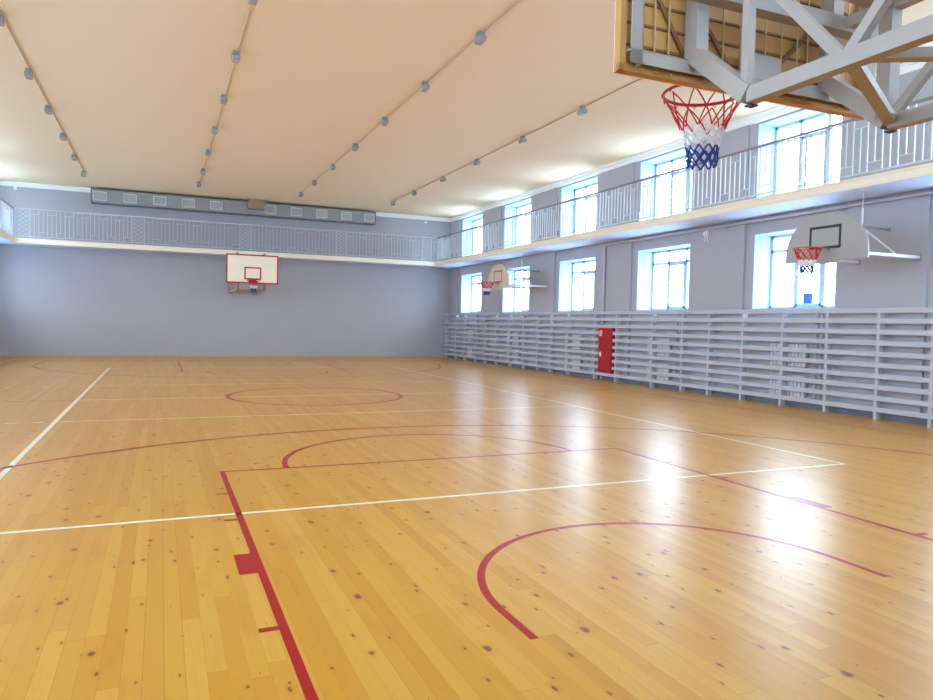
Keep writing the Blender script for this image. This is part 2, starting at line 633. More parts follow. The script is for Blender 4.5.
# galleries: slab with a moulded front edge
def gallery(name, axis):
    b = MB()
    t, lo = GZ1, GZ0
    prof = lambda e, s, wall: [(e, t), (e, t-0.035), (e+s*0.015, t-0.04), (e+s*0.015, t-0.115), (e, t-0.12), (e, lo), (wall, lo), (wall, t)]
    if axis == 'right':
        b.prism(prof(GXR, 1, W-PIER), 1, YN, GYF)
    elif axis == 'left':
        b.prism(prof(GXL, -1, XL), 1, YN, GYF)
    else:
        b.prism(prof(GYF, 1, YW), 0, XL, W-PIER)
    o = struct(name, b, M['fascia'])
    d = .006
    if axis == 'right':
        q = (GXR+.02, W-PIER, YN, GYF+.02)
    elif axis == 'left':
        q = (XL, GXL-.02, YN, GYF+.02)
    else:
        q = (XL, W-PIER, GYF+.02, YW)
    MB().box(*q, GZ0-d, GZ0+.001).build('soffit', M['soffit'], o)
    return o
gallery('gallery_slab_right', 'right')
gallery('gallery_slab_left', 'left')
gallery('gallery_slab_far', 'far')

# windows
def window(n, side, y, z0, z1):
    WIN_W = WIN_WL if side == 'left' else 2.13
    b = MB()
    def put(m, xa, xb, ya, yb, za, zb):      # depth into the wall, place along it, height
        if side == 'near':
            m.box(ya, yb, YN-xa, YN-xb, za, zb)
        elif side == 'right':
            m.box(W+xa, W+xb, ya, yb, za, zb)
        else:
            m.box(XL-xa, XL-xb, ya, yb, za, zb)
    def bx(*q):
        put(b, *q)
    y0, y1 = y-WIN_W/2, y+WIN_W/2
    b.use(M['reveal'])                      # plastered reveals and sill board
    bx(-0.004, WT, y0, y0+0.012, z0, z1)
    bx(-0.004, WT, y1-0.012, y1, z0, z1)
    bx(-0.004, WT, y0, y1, z1-0.012, z1)
    bx(-0.03, WT, y0, y1, z0, z0+0.025)
    b.use(M['pvc'])
    za, zb = z0+0.02, z1-0.01
    fwid = 0.065
    third = WIN_W/3
    tz = z0 + (z1-z0)*0.78
    bx(WT-0.07, WT, y0+.01, y0+.01+fwid, za, zb)
    bx(WT-0.07, WT, y1-.01-fwid, y1-.01, za, zb)
    bx(WT-0.07, WT, y0+.01, y1-.01, za, za+fwid)
    bx(WT-0.07, WT, y0+.01, y1-.01, zb-fwid, zb)
    for k in (1, 2):
        bx(WT-0.07, WT, y0+k*third-0.04, y0+k*third+0.04, za, zb)
    bx(WT-0.07, WT, y0+.01, y1-.01, tz-0.035, tz+0.035)
    # opening sash in the middle light
    a, c = y0+third+0.04, y0+2*third-0.04
    for q in ((a, a+.05, za+fwid, tz-.035), (c-.05, c, za+fwid, tz-.035), (a, c, za+fwid, za+fwid+.05), (a, c, tz-.085, tz-.035)):
        bx(WT-0.085, WT-0.01, *q)
    o = b.build('window_%d' % n)
    o['kind'] = 'structure'
    g = MB()
    put(g, WT-.036, WT-.030, y0+.02, y1-.02, z0+.03, z1-.02)
    g.build('pane', M['glass'], o)
    hd = MB()
    put(hd, WT-.105, WT-.085, c-.035, c-.015, z0+.75, z0+.88)
    put(hd, WT-.12, WT-.105, c-.035, c-.015, z0+.75, z0+.785)
    hd.build('handle', M['pvc'], o)
    return o
wn = 1
for side in ('right', 'left'):
    for y in WIN_Y:
        window(wn, side, y, LZ0, LZ1); wn += 1
        window(wn, side, y, UZ0, UZ1); wn += 1
for x in NEAR_X:
    window(wn, 'near', x, LZ0, LZ1); wn += 1
    window(wn, 'near', x, UZ0, UZ1); wn += 1

# ------------------------------------------------------------------ court markings (paint on the floor: parts of the floor)
LZ = 0.0012
LW = 0.05
def mk_lines(name, m, polys, label):
    b = MB()
    for p in polys:
        n = len(b.v)
        b.v += [(x, y, LZ) for x, y in p]
        b.face(tuple(range(n, n+len(p))))
    o = b.build(name, m, floor)
    o['label'] = label
    return o
def rect(x0, x1, y0, y1):
    return [(x0, y0), (x1, y0), (x1, y1), (x0, y1)]
def arc(cx, cy, r, a0, a1, n=64, wid=LW):
    out = []
    for i in range(n):
        t0, t1 = a0+(a1-a0)*i/n, a0+(a1-a0)*(i+1)/n
        ri = r-wid
        out.append([(cx+ri*cos(t0), cy+ri*sin(t0)), (cx+r*cos(t0), cy+r*sin(t0)), (cx+r*cos(t1), cy+r*sin(t1)), (cx+ri*cos(t1), cy+ri*sin(t1))])
    return out
def fl(polys, far):
    return [[(x, 2*YC-y) for x, y in p] for p in polys] if far else polys

for far in (False, True):
    where = 'at the far end by the far wall' if far else 'in the foreground'
    R_, Wh = M['red_line'], M['white_line']
    mk_lines('lane_line', R_, fl([rect(-2.45, -2.40, 0, 5.8)], far), 'red painted left side line of the key ' + where)
    mk_lines('lane_line', R_, fl([rect(2.40, 2.45, 0, 5.8)], far), 'red painted right side line of the key ' + where)
    mk_lines('free_throw_line', R_, fl([rect(-2.40, 2.40, 5.75, 5.8)], far), 'red painted free throw line ' + where)
    for s in (-1, 1):
        ps = []
        for ya, yb, ln in ((1.75, 1.80, .10), (2.63, 3.03, .11), (3.88, 3.93, .10), (4.78, 4.83, .10)):
            ps.append(rect(*sorted((s*2.45, s*(2.45+ln))), ya, yb))
        mk_lines('lane_mark', R_, fl(ps, far), 'red rebound ticks and block on the %s side of the key %s' % ('left' if s < 0 else 'right', where))
    mk_lines('free_throw_arc', R_, fl(arc(0, 5.8, 1.80, 0, pi, 64, .06), far), 'red free throw half circle ' + where)
    mk_lines('no_charge_arc', R_, fl(arc(.02, 1.575, 1.32, 0, pi) + [rect(-1.30, -1.25, 1.2, 1.575), rect(1.29, 1.34, 1.2, 1.575)], far), 'red half circle under the basket ' + where)
    th = math.acos(6.6/6.75)
    mk_lines('three_point_arc', R_, fl(arc(0, 1.575, 6.78, th, pi-th, 120, .075) + [rect(-6.65, -6.60, 0, 1.575+6.75*sin(th)), rect(6.60, 6.65, 0, 1.575+6.75*sin(th))], far), 'thin red three point line ' + where)
    mk_lines('end_line', R_, fl([rect(-7.5, 7.7, -0.05, 0)], far), 'red end line of the basketball court ' + where)
mk_lines('center_circle', M['red_line'], arc(0, YC, 1.82, 0, 2*pi, 96, .085), 'red centre circle in the middle of the hall floor')
mk_lines('side_line', M['red_line'], [rect(7.65, 7.70, 0, 2*YC)], 'dark red side line along the wall bars')
mk_lines('side_line', M['red_line'], [rect(-7.5, -7.45, 0, 2*YC)], 'red side line on the left of the hall')
mk_lines('center_line', M['red_line'], [rect(-7.45, -4.5, YC-.025, YC+.025), rect(4.5, 7.65, YC-.025, YC+.025)], 'thin red half way line beyond the white court')
VX0, VX1 = -4.47, 4.53
wl = M['white_line']
mk_lines('white_side_line', wl, [rect(VX0, VX0+.06, YC-9, YC+9)], 'white volleyball side line on the left')
mk_lines('white_side_line', wl, [rect(VX1-.05, VX1, YC-9, YC+9)], 'white volleyball side line on the window side')
mk_lines('white_end_line', wl, [rect(VX0+.06, VX1-.05, YC-9, YC-9+.05)], 'white volleyball end line crossing the near key')
mk_lines('white_end_line', wl, [rect(VX0+.06, VX1-.05, YC+9-.05, YC+9)], 'white volleyball end line near the far wall')
mk_lines('white_center_line', wl, [rect(VX0+.06, VX1-.05, YC-.025, YC+.025)], 'white volleyball half way line through the red circle')
mk_lines('attack_line', wl, [rect(VX0+.06, VX1-.05, YC-3, YC-2.95)] + [rect(VX0-.25-.35*k, VX0-.10-.35*k, YC-3, YC-2.95) for k in range(5)], 'near white attack line with dashes past the side line')
mk_lines('attack_line', wl, [rect(VX0+.06, VX1-.05, YC+2.95, YC+3)] + [rect(VX0-.25-.35*k, VX0-.10-.35*k, YC+2.95, YC+3) for k in range(5)], 'far white attack line beyond the red centre circle')

# ------------------------------------------------------------------ basketball nets and rims
def net_rings(r0, z0, r1, z1, r2, z2, r3, z3, cords=10, thick=0.0045, seg=5):
    """three cord meshes (upper, middle, lower) hanging from a rim at the origin"""
    def rad(z):
        if z > z1:
            t = (z0-z)/(z0-z1); return r0+(r1-r0)*(t**0.85)
        if z > z2:
            t = (z1-z)/(z1-z2); return r1+(r2-r1)*t
        t = (z2-z)/(z2-z3); return r2+(r3-r2)*t
    out = []
    for (za, zb, rows, th, rowoff) in ((z0, z1, 2, thick, 0), (z1, z2, 2, thick*1.7, 2), (z2, z3, 3, thick*1.25, 4)):
        b = MB()
        rnd = random.Random(int(za*1000))
        for k in range(cords):
            for sgn in (1, -1):
                pts = []
                steps = rows*3
                for i in range(steps+1):
                    t = i/steps
                    z = za+(zb-za)*t
                    a = 2*pi*k/cords + sgn*(t*rows+rowoff)*pi/cords
                    rr = rad(z)+0.004*sgn+rnd.uniform(-.003, .003)
                    pts.append((rr*cos(a), rr*sin(a), z))
                b.tube(pts, th, seg)
        if rowoff == 2:       # thick knotted middle band
            for q in range(2):
                z = za+(zb-za)*(0.33+0.34*q)
                b.tube([(rad(z)*cos(2*pi*i/20), rad(z)*sin(2*pi*i/20), z+0.012*(-1)**i) for i in range(20)], th, seg, closed=True)
        out.append(b)
    return out

def ring_part(r, tube, parent, m, z, y, plate_y, hook=True):
    b = MB()
    b.tube([(.012+r*cos(2*pi*i/40), y+r*sin(2*pi*i/40), z) for i in range(40)], tube, 8, closed=True)
    for i in range(12):
        a = 2*pi*i/12
        b.tube([(r*cos(a)-.012*sin(a), y+r*sin(a)+.012*cos(a), z-.004), (r*cos(a), y+r*sin(a), z-.028), (r*cos(a)+.012*sin(a), y+r*sin(a)-.012*cos(a), z-.004)], .003, 4)
    rim = b.build('rim', m, parent, True)
    s = 1 if plate_y < y else -1
    b = MB()
    # bracket: flat triangular arms from the plate to the ring, and the plate on the board
    yb = plate_y
    for sx in (-1, 1):
        n = len(b.v)
        p = [(sx*r+.012, y-s*.03, z-.004), (sx*r*.8+.012, y-s*r*.62, z-.004), (sx*.06, yb, z-.004), (sx*.17, yb, z-.004)]
        b.v += [(q[0], q[1], q[2]-.006) for q in p] + [(q[0], q[1], q[2]+.006) for q in p]
        for f in ((0, 1, 2, 3), (7, 6, 5, 4), (0, 1, 5, 4), (1, 2, 6, 5), (2, 3, 7, 6), (3, 0, 4, 7)):
            b.face(tuple(n+i for i in f))
    b.box(-.14, .14, yb, yb+s*.012, z-.10, z+.05)
    b.build('rim_bracket', m, parent)
    return rim

# ------------------------------------------------------------------ main basketball goals with lattice trusses
def main_goal(label, front_face):
    """origin on the end line under the basket; +y is into the court"""
    root = empty('basketball_goal', (0, 0, 0), label, 'basketball goal')
    BX0, BX1, BZ0, BZ1 = -.90, .92, 2.875, 3.92
    YB = 1.2
    b = MB()
    b.box(BX0, BX1, YB-.02, YB, BZ0, BZ1)
    for q in ((BX0, BX1, BZ0, BZ0+.035), (BX0, BX1, BZ1-.035, BZ1), (BX0, BX0+.035, BZ0, BZ1), (BX1-.035, BX1, BZ0, BZ1)):
        b.box(q[0], q[1], YB-.05, YB-.02, q[2], q[3])
    board = b.build('backboard', M['timber'] if False else M['plywood'], root)
    # painted front face with red border and aiming square
    f = MB().use(M['board_white'])
    f.box(BX0, BX1, YB+.0005, YB+.004, BZ0, BZ1)
    o = f.build('board_face', M['board_white'], board)
    f = MB()
    for q in ((BX0, BX1, BZ0, BZ0+.05), (BX0, BX1, BZ1-.05, BZ1), (BX0, BX0+.05, BZ0, BZ1), (BX1-.05, BX1, BZ0, BZ1)):
        f.box(q[0], q[1], YB+.004, YB+.006, q[2], q[3])
    f.build('border', M['red'], board)
    f = MB()
    for q in ((-.295, .295, 3.02, 3.07), (-.295, .295, 3.42, 3.47), (-.295, -.245, 3.02, 3.47), (.245, .295, 3.02, 3.47)):
        f.box(q[0], q[1], YB+.004, YB+.006, q[2], q[3])
    f.build('aiming_square', M['red'], board)
    # battens on the back of the board
    f = MB()
    for z in (3.02, 3.13, 3.24, 3.35, 3.46, 3.57, 3.68, 3.79):
        f.box(BX0+.036, BX1-.036, YB-.03, YB-.02, z-.006, z+.006)
    f.build('back_groove', M['batten'], board)
    f = MB()
    for xx in (-.78, -.69, -.60, -.36, -.24, -.12, .06, .18, .30, .38, .60, .70, .79):
        f.tube([(xx, YB-.05, BZ0+.035), (xx, YB-.05, BZ1-.035)], .005, 5)
        f.tube([(xx, YB-.05, BZ0+.02), (xx, YB-.085, BZ0+.005)], .004, 5)
    f.build('mesh_rod', M['rod'], board)
    f = MB()
    for a, c in (((-.84, 3.55), (-.48, 3.0)), ((-.45, 3.32), (-.12, 2.93)), ((-.40, 3.02), (-.20, 2.90)), ((.42, 3.30), (.10, 3.0)), ((-.84, 3.85), (.0, 3.3)), ((.84, 3.85), (.42, 3.3))):
        f.bar((a[0], YB-.036, a[1]), (c[0], YB-.036, c[1]), .022, .012, (0, 1, 0))
    f.build('back_batten', M['batten'], board)
    # steel frame on the back
    f = MB()
    FY0, FY1 = YB-.105, YB-.055
    for q in ((-.87, .87, 2.90, 2.97), (-.87, .87, 3.80, 3.865), (-.87, -.80, 2.90, 3.865), (.80, .87, 2.90, 3.865)):
        f.box(q[0], q[1], FY0, FY0+.008, q[2], q[3])
    for q in ((-.87, .87, 2.963, 2.97), (-.87, .87, 3.80, 3.807), (-.807, -.80, 2.90, 3.865), (.80, .807, 2.90, 3.865)):
        f.box(q[0], q[1], FY0, FY1, q[2], q[3])
    f.build('board_frame', M['grey_steel'], root)
    for sx in (-.48, .48):
        MB().box(sx-.038, sx+.038, FY0-.06, FY0+.03, 2.945, 3.86).build('post', M['grey_steel'], root)
    MB().box(-.58, .82, FY0-.14, FY0-.06, 3.235, 3.315).build('cross_beam', M['grey_steel'], root)
    MB().box(-.12, .12, FY0-.005, FY1+.005, 2.94, 3.07).build('rim_backing_plate', M['grey_steel'], root)
    # two lattice trusses back to the wall
    ZL, ZU, YF = 2.675, 3.285, 0.72
    YE = YN+.012
    for sx in (-.48, .48):
        t = MB().bar((sx, YF-.03, ZL), (sx, YE, ZL), .062, .07)
        ch = t.build('lower_chord', M['grey_steel'], root)
        MB().box(sx-.0, sx+.045, YF-.03, YF+.01, ZL-.042, ZL-.0351).build('foot_pad', M['dark'], ch)
        MB().bar((sx, YF-.02, ZL+.005), (sx, FY0-.005, 3.0), .075, .085).build('front_strut', M['grey_steel'], root)
        MB().bar((sx, FY0-.02, ZU), (sx, YE, ZU), .06, .06).build('upper_chord', M['grey_steel'], root)
        ww = .042 if sx < 0 else .075
        MB().bar((sx, YF, ZL+.02), (sx, YF, 4.02), ww, ww).build('upright', M['grey_steel'], root)
        MB().bar((sx, YF, 3.98), (sx, FY0-.05, 3.84), .045, .045).build('top_stay', M['grey_steel'], root)
        MB().bar((sx, YF-.02, 4.0), (sx, YE, 4.0), .05, .05).build('top_chord', M['grey_steel'], root)
        if sx < 0:
            zig = [(YF, ZU), (.19, ZL), (-.36, ZU), (-.91, ZL), (-1.46, ZU), (-2.1, ZL)]
        else:
            zig = [(YF, ZL), (.10, ZU), (-.45, ZL), (-1.0, ZU), (-1.55, ZL), (-2.1, ZU)]
        for (ya, za), (yb, zb) in zip(zig, zig[1:]):
            MB().bar((sx, ya, za), (sx, yb, zb), .04, .045).build('web_bar', M['grey_steel'], root)
        MB().box(sx-.1, sx+.1, YN+.0, YN+.012, ZL-.1, 4.12).build('wall_plate', M['grey_steel'], root)
    # lower plane bracing between the trusses
    for a, c in (((-.48, .17), (.48, YF-.03)), ((-.46, .14), (.48, -.40)), ((-.48, -.95), (.48, -.42)), ((-.48, -.97), (.48, -1.5)), ((-.48, -2.1), (.48, -1.52))):
        MB().bar((a[0], a[1], ZL+.005), (c[0], c[1], ZL+.005), .055, .04).build('brace', M['grey_steel'], root)
    MB().box(-.45, .45, YF-.035, YF+.035, ZU-.02, ZU+.05).build('tie_beam', M['grey_steel'], root)
    # small white disc and ring beside the upper tie
    pu = MB()
    pu.tube([(.40, YF-.12, 3.315), (.40, YF-.12, 3.365)], .055, 20)
    pl_ = pu.build('white_disc', M['bright_zinc'], root, True)
    pr = MB()
    pr.tube([(.48+.035*cos(2*pi*i/18), YF-.1, 3.33+.035*sin(2*pi*i/18)) for i in range(18)], .007, 6, closed=True)
    pr.build('disc_ring', M['grey_steel'], pl_, True)
    # rim and net
    RZ, RY, RR = 3.01, 1.575, .238
    ring_part(RR, .010, root, M['red'], RZ, RY, YB+.006)
    nr = net_rings(RR-.005, RZ-.025, .125, RZ-.22, .092, RZ-.325, .082, RZ-.445)
    for b_, mm in zip(nr, ('net_red', 'net_white', 'net_blue')):
        b_.v = [(x+.012, y+RY, z) for x, y, z in b_.v]
        o = b_.build('net', M[mm], root, True)
        o['label'] = {'net_red': 'red upper third of the net', 'net_white': 'white middle third of the net', 'net_blue': 'blue bottom third of the net'}[mm]
    return root

near_goal = main_goal('large basketball goal hanging overhead at top right, seen from behind its brown board', True)
far_goal = copy_tree(near_goal)
far_goal.location = (0.03, 2*YC-0.02, -.02)
far_goal.rotation_euler = (0, 0, pi)
far_goal['label'] = 'basketball goal on the far wall with a cream red-bordered rectangular board'
near_goal['group'] = far_goal['group'] = 'main goals at both ends of the court'

# ------------------------------------------------------------------ fan shaped practice goals on the window wall
def fan_goal(label, yc, sq_mat, sqw, face):
    """local frame: x towards the wall, origin under the board on the floor"""
    XB = 7.52
    root = empty('practice_hoop', (XB, yc, 0), label, 'basketball hoop', 'practice hoops on the window wall')
    hw, zb, ztop = .83, 2.80, 3.62
    pts = [(-hw, zb), (-.28, zb), (-.22, zb-.05), (.22, zb-.05), (.28, zb), (hw, zb), (hw, zb+.12)]
    for i in range(1, 32):
        a = pi*i/32
        pts.append((hw*cos(a), zb+.12+(ztop-zb-.12)*sin(a)**0.92))
    pts.append((-hw, zb+.12))
    board = MB().prism(pts, 0, 0.0, .03).build('backboard', face, root)
    f = MB()
    z0, z1, h2, lw = 3.0, 3.40, .32, .05
    for q in ((-h2, h2, z0, z0+sqw), (-h2, h2, z1-sqw, z1), (-h2, -h2+sqw, z0, z1), (h2-sqw, h2, z0, z1)):
        f.box(-.003, 0, q[0], q[1], q[2], q[3])
    f.build('aiming_square', sq_mat, board)
    # rim
    holder = MB()
    r, rx, z = .228, -.40, 2.985
    holder.tube([(rx+r*cos(2*pi*i/32), r*sin(2*pi*i/32), z) for i in range(32)], .010, 6, closed=True)
    holder.build('rim', M['orange_red'], root, True)
    bk = MB()
    bk.box(-.008, 0, -.07, .07, z-.05, z+.02)
    for s in (-1, 1):
        bk.bar((-.01, s*.09, z), (rx+.12, s*.19, z), .04, .010)
    bk.build('rim_bracket', M['board_grey'], root)
    nr = net_rings(r-.005, z-.01, .135, z-.20, .10, z-.30, .09, z-.42, cords=10, thick=.008, seg=4)
    for b_, mm in zip(nr, ('net_red', 'net_white', 'net_blue')):
        b_.v = [(x+rx, y, zz) for x, y, zz in b_.v]
        o = b_.build('net', M[mm], root, True)
        o['label'] = {'net_red': 'red upper third of the net', 'net_white': 'white middle third of the net', 'net_blue': 'blue bottom third of the net'}[mm]
    # arms
    XE = W-PIER-XB
    for s in (-1, 1):
        a = MB().tube([(.03, s*.585, 2.90), (XE, s*.585, 2.90)], .032, 10)
        arm = a.build('arm', M['bright_zinc'], root, True)
        MB().box(XE-.012, XE-.0005, s*.585-.045, s*.585+.045, 2.85, 2.95).build('wall_plate', M['grey_steel'], arm)
        MB().tube([(.82, s*.05, 3.43), (1.0, s*.585, 2.92)], .014, 8).build('brace', M['bright_zinc'], root, True)
        MB().tube([(.12, s*.585, 2.92), (.70, s*.05, 3.43)], .012, 8).build('brace', M['bright_zinc'], root, True)
    t = MB().tube([(.03, 0, 3.45), (XE, 0, 3.45)], .02, 8).build('top_arm', M['grey_steel'], root, True)
    MB().box(XE-.012, XE-.0005, -.04, .04, 3.41, 3.49).build('wall_plate', M['grey_steel'], t)
    f = MB().box(.03, .06, -.62, .62, 2.87, 2.93).box(.03, .06, -.62, -.56, 2.87, 3.3).box(.03, .06, .56, .62, 2.87, 3.3).box(.03, .06, -.03, .03, 2.9, 3.5).box(.03, .06, -.62, .62, 3.24, 3.3)
    f.build('board_frame', M['grey_steel'], root)
    st = MB().tube([(.90, 0, 3.47), (.90, 0, GZ0-.002)], .008, 6)
    st.tube([(.90, 0, 3.50), (.90, 0, 3.78)], .018, 8)
    st.build('stay_rod', M['bright_zinc'], root, True)
    return root
fan_goal('pale fan-shaped practice hoop with a black square, on the wall at right', 7.03, M['black'], .045, M['board_grey'])
fan_goal('distant fan-shaped practice hoop with an orange-red square, nearer the far wall', 20.02, M['orange_red'], .045, M['board_cream'])

# ------------------------------------------------------------------ gallery railings
RZT = 5.28
def railing(name, label, fn, lat, s_end, first, vis, hm='handrail'):
    """fn(s) -> xy along the edge; lat = lattice starts; balusters from s_end[0] to s_end[1]; vis = range of s kept as single balusters"""
    root = empty(name, (*fn((vis[0]+vis[1])/2), GZ1), label, 'railing', 'gallery railings')
    ox, oy, oz = root.location
    def P(s, z):
        x, y = fn(s)
        return (x-ox, y-oy, z-oz)
    a, b = s_end
    MB().bar(P(a, RZT), P(b, RZT), .055, .045).build('handrail', M[hm], root)
    MB().bar(P(a, GZ1+.07), P(b, GZ1+.07), .03, .022).build('bottom_rail', M['rail_steel'], root)
    zlo, zhi = GZ1+.08, RZT-.022
    LWD = .44
    rest = MB()
    nrest = [0]
    def baluster(mb, s, z0, z1, w=.018):
        mb.bar(P(s, z0), P(s, z1), w, w)
    for c in lat:
        if not (a-.3 <= c <= b+.3):
            continue
        m = MB()
        s0, s1 = c-LWD/2, c+LWD/2
        for s in (s0, s1):
            m.bar(P(s, GZ1), P(s, zhi), .026, .026)
        rows = 3
        hz = (zhi-zlo)/rows
        for i in range(rows):
            za, zb = zlo+i*hz, zlo+(i+1)*hz
            m.bar(P(s0, za), P(s1, zb), .014, .014)
            m.bar(P(s1, za), P(s0, zb), .014, .014)
            m.bar(P(s0, (za+zb)/2), P(c, zb), .014, .014)
            m.bar(P(c, zb), P(s1, (za+zb)/2), .014, .014)
            m.bar(P(s0, (za+zb)/2), P(c, za), .014, .014)
            m.bar(P(c, za), P(s1, (za+zb)/2), .014, .014)
        m.build('lattice_panel', M['rail_steel'], root)
    cuts = sorted([a] + [q for c in lat for q in (c-LWD/2, c+LWD/2)] + [b])
    spans = []
    pos = a
    for c in sorted(lat):
        if c-LWD/2 > pos:
            spans.append((pos, min(c-LWD/2, b)))
        pos = max(pos, c+LWD/2)
    if pos < b:
        spans.append((pos, b))
    singles = []
    for p, q in spans:
        n = max(2, int(round((q-p)/.142)))
        n += n % 2
        d = (q-p)/n
        for i in range(1, n):
            s = p+i*d
            k = i % 4
            mb = MB()
            if k in (0, 2):
                baluster(mb, s, zlo, zhi)
            elif k == 1:          # hung from a short crosspiece near the top
                z = zhi-.15
                baluster(mb, s, zlo, z)
                mb.bar(P(s-d, z), P(s+d, z), .016, .016)
            else:                 # stands on a short crosspiece near the bottom
                z = zlo+.15
                baluster(mb, s, z, zhi)
                mb.bar(P(s-d, z), P(s+d, z), .016, .016)
            singles.append((s, mb))
    singles.sort(key=lambda t: abs(t[0]-first))
    n = 0
    for s, mb in singles:
        if vis[0] <= s <= vis[1] and n < 98:
            mb.build('baluster', M['rail_steel'], root)
            n += 1
        else:
            off = len(rest.v)
            rest.v += mb.v
            for f in mb.f:
                rest.face(tuple(off+i for i in f))
    if rest.v:
        o = rest.build('baluster', M['rail_steel'], root)
        o['kind'] = 'stuff'
    return root
ins = .05
railing('gallery_railing', 'pale metal gallery railing along the window wall with diamond lattice panels', lambda s: (GXR+ins, s),
        [3.74, 7.79, 11.84, 15.89, 19.94, 23.99, 27.16], (YN+.02, GYF+ins), 7.0, (5.0, 27.6))
railing('gallery_railing', 'pale metal railing of the gallery across the far wall', lambda s: (s, GYF+ins),
        [-7.5, -3.81, .03, 3.86, 7.62], (GXL-ins+.03, GXR+ins-.03), 0.0, (-8, 8.2), 'handrail_lit')
railing('gallery_railing', 'short visible run of gallery railing at the left edge of the photo', lambda s: (GXL-ins, s),
        [3.74, 7.79, 11.84, 15.89, 19.94, 23.99, 27.16], (YN+.02, GYF+ins), 27.0, (24.0, 27.6))

# ------------------------------------------------------------------ wall bars along the window wall
XR0 = 8.885     # front of the rails
bars = empty('wall_bars', (XR0, YC, 0), 'long lilac-grey wooden wall bars lining the wall under the windows', 'wall bars')
CAB0, CAB1 = 15.20, 15.90
def local(mb, o):
    l = o.location
    mb.v = [(x-l.x, y-l.y, z-l.z) for x, y, z in mb.v]
    return mb
post_y = [-1.4, -.35, .7, 1.75, 2.8, 3.85, 4.93, 5.98, 6.98, 8.06, 9.14, 10.25, 11.30, 12.24, 13.42, 15.03, 16.12, 17.66, 18.76, 19.65, 20.67, 21.77, 22.96, 23.99, 24.90, 26.06, 27.0, 28.2]
for y in post_y:
    local(MB().box(XR0-.003, XR0+.125, y-.028, y+.028, 0, 2.02), bars).build('post', M['bars'], bars)
YB1 = YW-.05
for z in (.18, .385, .585, .785, .985, 1.185, 1.385, 1.585, 1.785, 1.975):
    if .25 < z < 1.5:
        for a, c in ((YN+.1, CAB0-.01), (CAB1+.01, YB1)):
            local(MB().cbox(XR0, XR0+.028, a, c, z-.046, z+.046, .005), bars).build('rail', M['bars'], bars)
    else:
        local(MB().cbox(XR0, XR0+.028, YN+.1, YB1, z-.046, z+.046, .005), bars).build('rail', M['bars'], bars)
# ------------------------------------------------------------------ fire cabinet standing in the bars
cab = empty('fire_cabinet', (XR0, (CAB0+CAB1)/2, .235), 'tall red fire cabinet set into the wall bars, white signs on its front', 'fire cabinet')
Y0, Y1 = -(CAB1-CAB0)/2+.02, (CAB1-CAB0)/2-.02
MB().cbox(0.0, .20, Y0, Y1, 0, 1.30, .006).build('body', M['cabinet_red'], cab)
dr = MB().cbox(-.018, -.001, Y0+.015, Y1-.015, .66, 1.285, .005).build('door', M['cabinet_red'], cab)
MB().box(-.03, -.018, Y0+.05, Y0+.065, .92, 1.0).build('handle', M['dark'], dr)
dr2 = MB().cbox(-.018, -.001, Y0+.015, Y1-.015, .015, .645, .005).build('door', M['cabinet_red'], cab)
MB().box(-.03, -.018, Y0+.05, Y0+.065, .3, .38).build('handle', M['dark'], dr2)
# hose sign: red square, white hose reel and flame
yc = Y1-.13
s1 = MB().box(-.021, -.018, yc-.09, yc+.09, 1.05, 1.25).build('hose_sign', M['sign_red'], dr)
g = MB()
g.tube([(-.0225, yc+.02+.042*cos(2*pi*i/20), 1.115+.042*sin(2*pi*i/20)) for i in range(20)], .010, 6, closed=True)
g.box(-.024, -.021, yc-.055, yc+.075, 1.195, 1.225)
g.box(-.024, -.021, yc+.045, yc+.075, 1.13, 1.225)
g.bar((-.0225, yc-.02, 1.12), (-.0225, yc-.07, 1.18), .003, .018, (1, 0, 0))
g.build('hose_symbol', M['sign_white'], s1)
# extinguisher sign
s2 = MB().box(-.021, -.018, yc-.09, yc+.09, .45, .63).build('extinguisher_sign', M['sign_red'], dr2)
g = MB()
g.tube([(-.0225, yc, .47), (-.0225, yc, .57)], .022, 10)
g.box(-.025, -.020, yc-.012, yc+.012, .57, .60)
g.bar((-.0225, yc, .60), (-.0225, yc-.045, .585), .004, .012, (1, 0, 0))
g.tube([(-.0225, yc+.012, .59), (-.0225, yc+.045, .575), (-.0225, yc+.05, .52)], .006, 6)
g.build('extinguisher_symbol', M['sign_white'], s2)
for yy in (Y0+.08, Y1-.2):
    MB().box(.03, .12, yy, yy+.12, 1.30, 1.335).build('top_bracket', M['dark'], cab)

# ------------------------------------------------------------------ radiators: two stacked under each window
nr_ = {9.20: 'under the nearest full window', 13.43: 'under the window right of the red cabinet', 17.67: 'under the window left of the red cabinet',
       21.90: 'under the second window from the far wall', 26.08: 'under the window nearest the far wall'}
def make_radiator():
    r = empty('radiator', (0, 0, 0), 'x', 'radiator', 'radiators behind the wall bars')
    n, sw = 10, .092
    for i in range(n):
        y = (i-(n-1)/2)*sw
        b = MB().cbox(-.045, .045, y-.040, y+.040, .03, .50, .012)
        b.build('section', M['radiator'], r)
    b = MB()
    for z in (.07, .46):
        b.tube([(0, -n*sw/2+.01, z), (0, n*sw/2-.01, z)], .022, 8)
    b.build('header_pipe', M['radiator'], r, True)
    b = MB()
    b.tube([(0, -n*sw/2+.01, .07), (0, -n*sw/2-.16, .07)], .012, 6)
    b.tube([(0, -n*sw/2+.01, .46), (0, -n*sw/2-.16, .46)], .012, 6)
    b.build('supply_pipe', M['pipe'], r, True)
    b = MB()
    for y in (-.3, .3):
        b.box(.045, .075, y-.012, y+.012, .40, .43)
    b.build('wall_bracket', M['grey_steel'], r)
    return r
proto = make_radiator()
first = True
RX = W-.0755
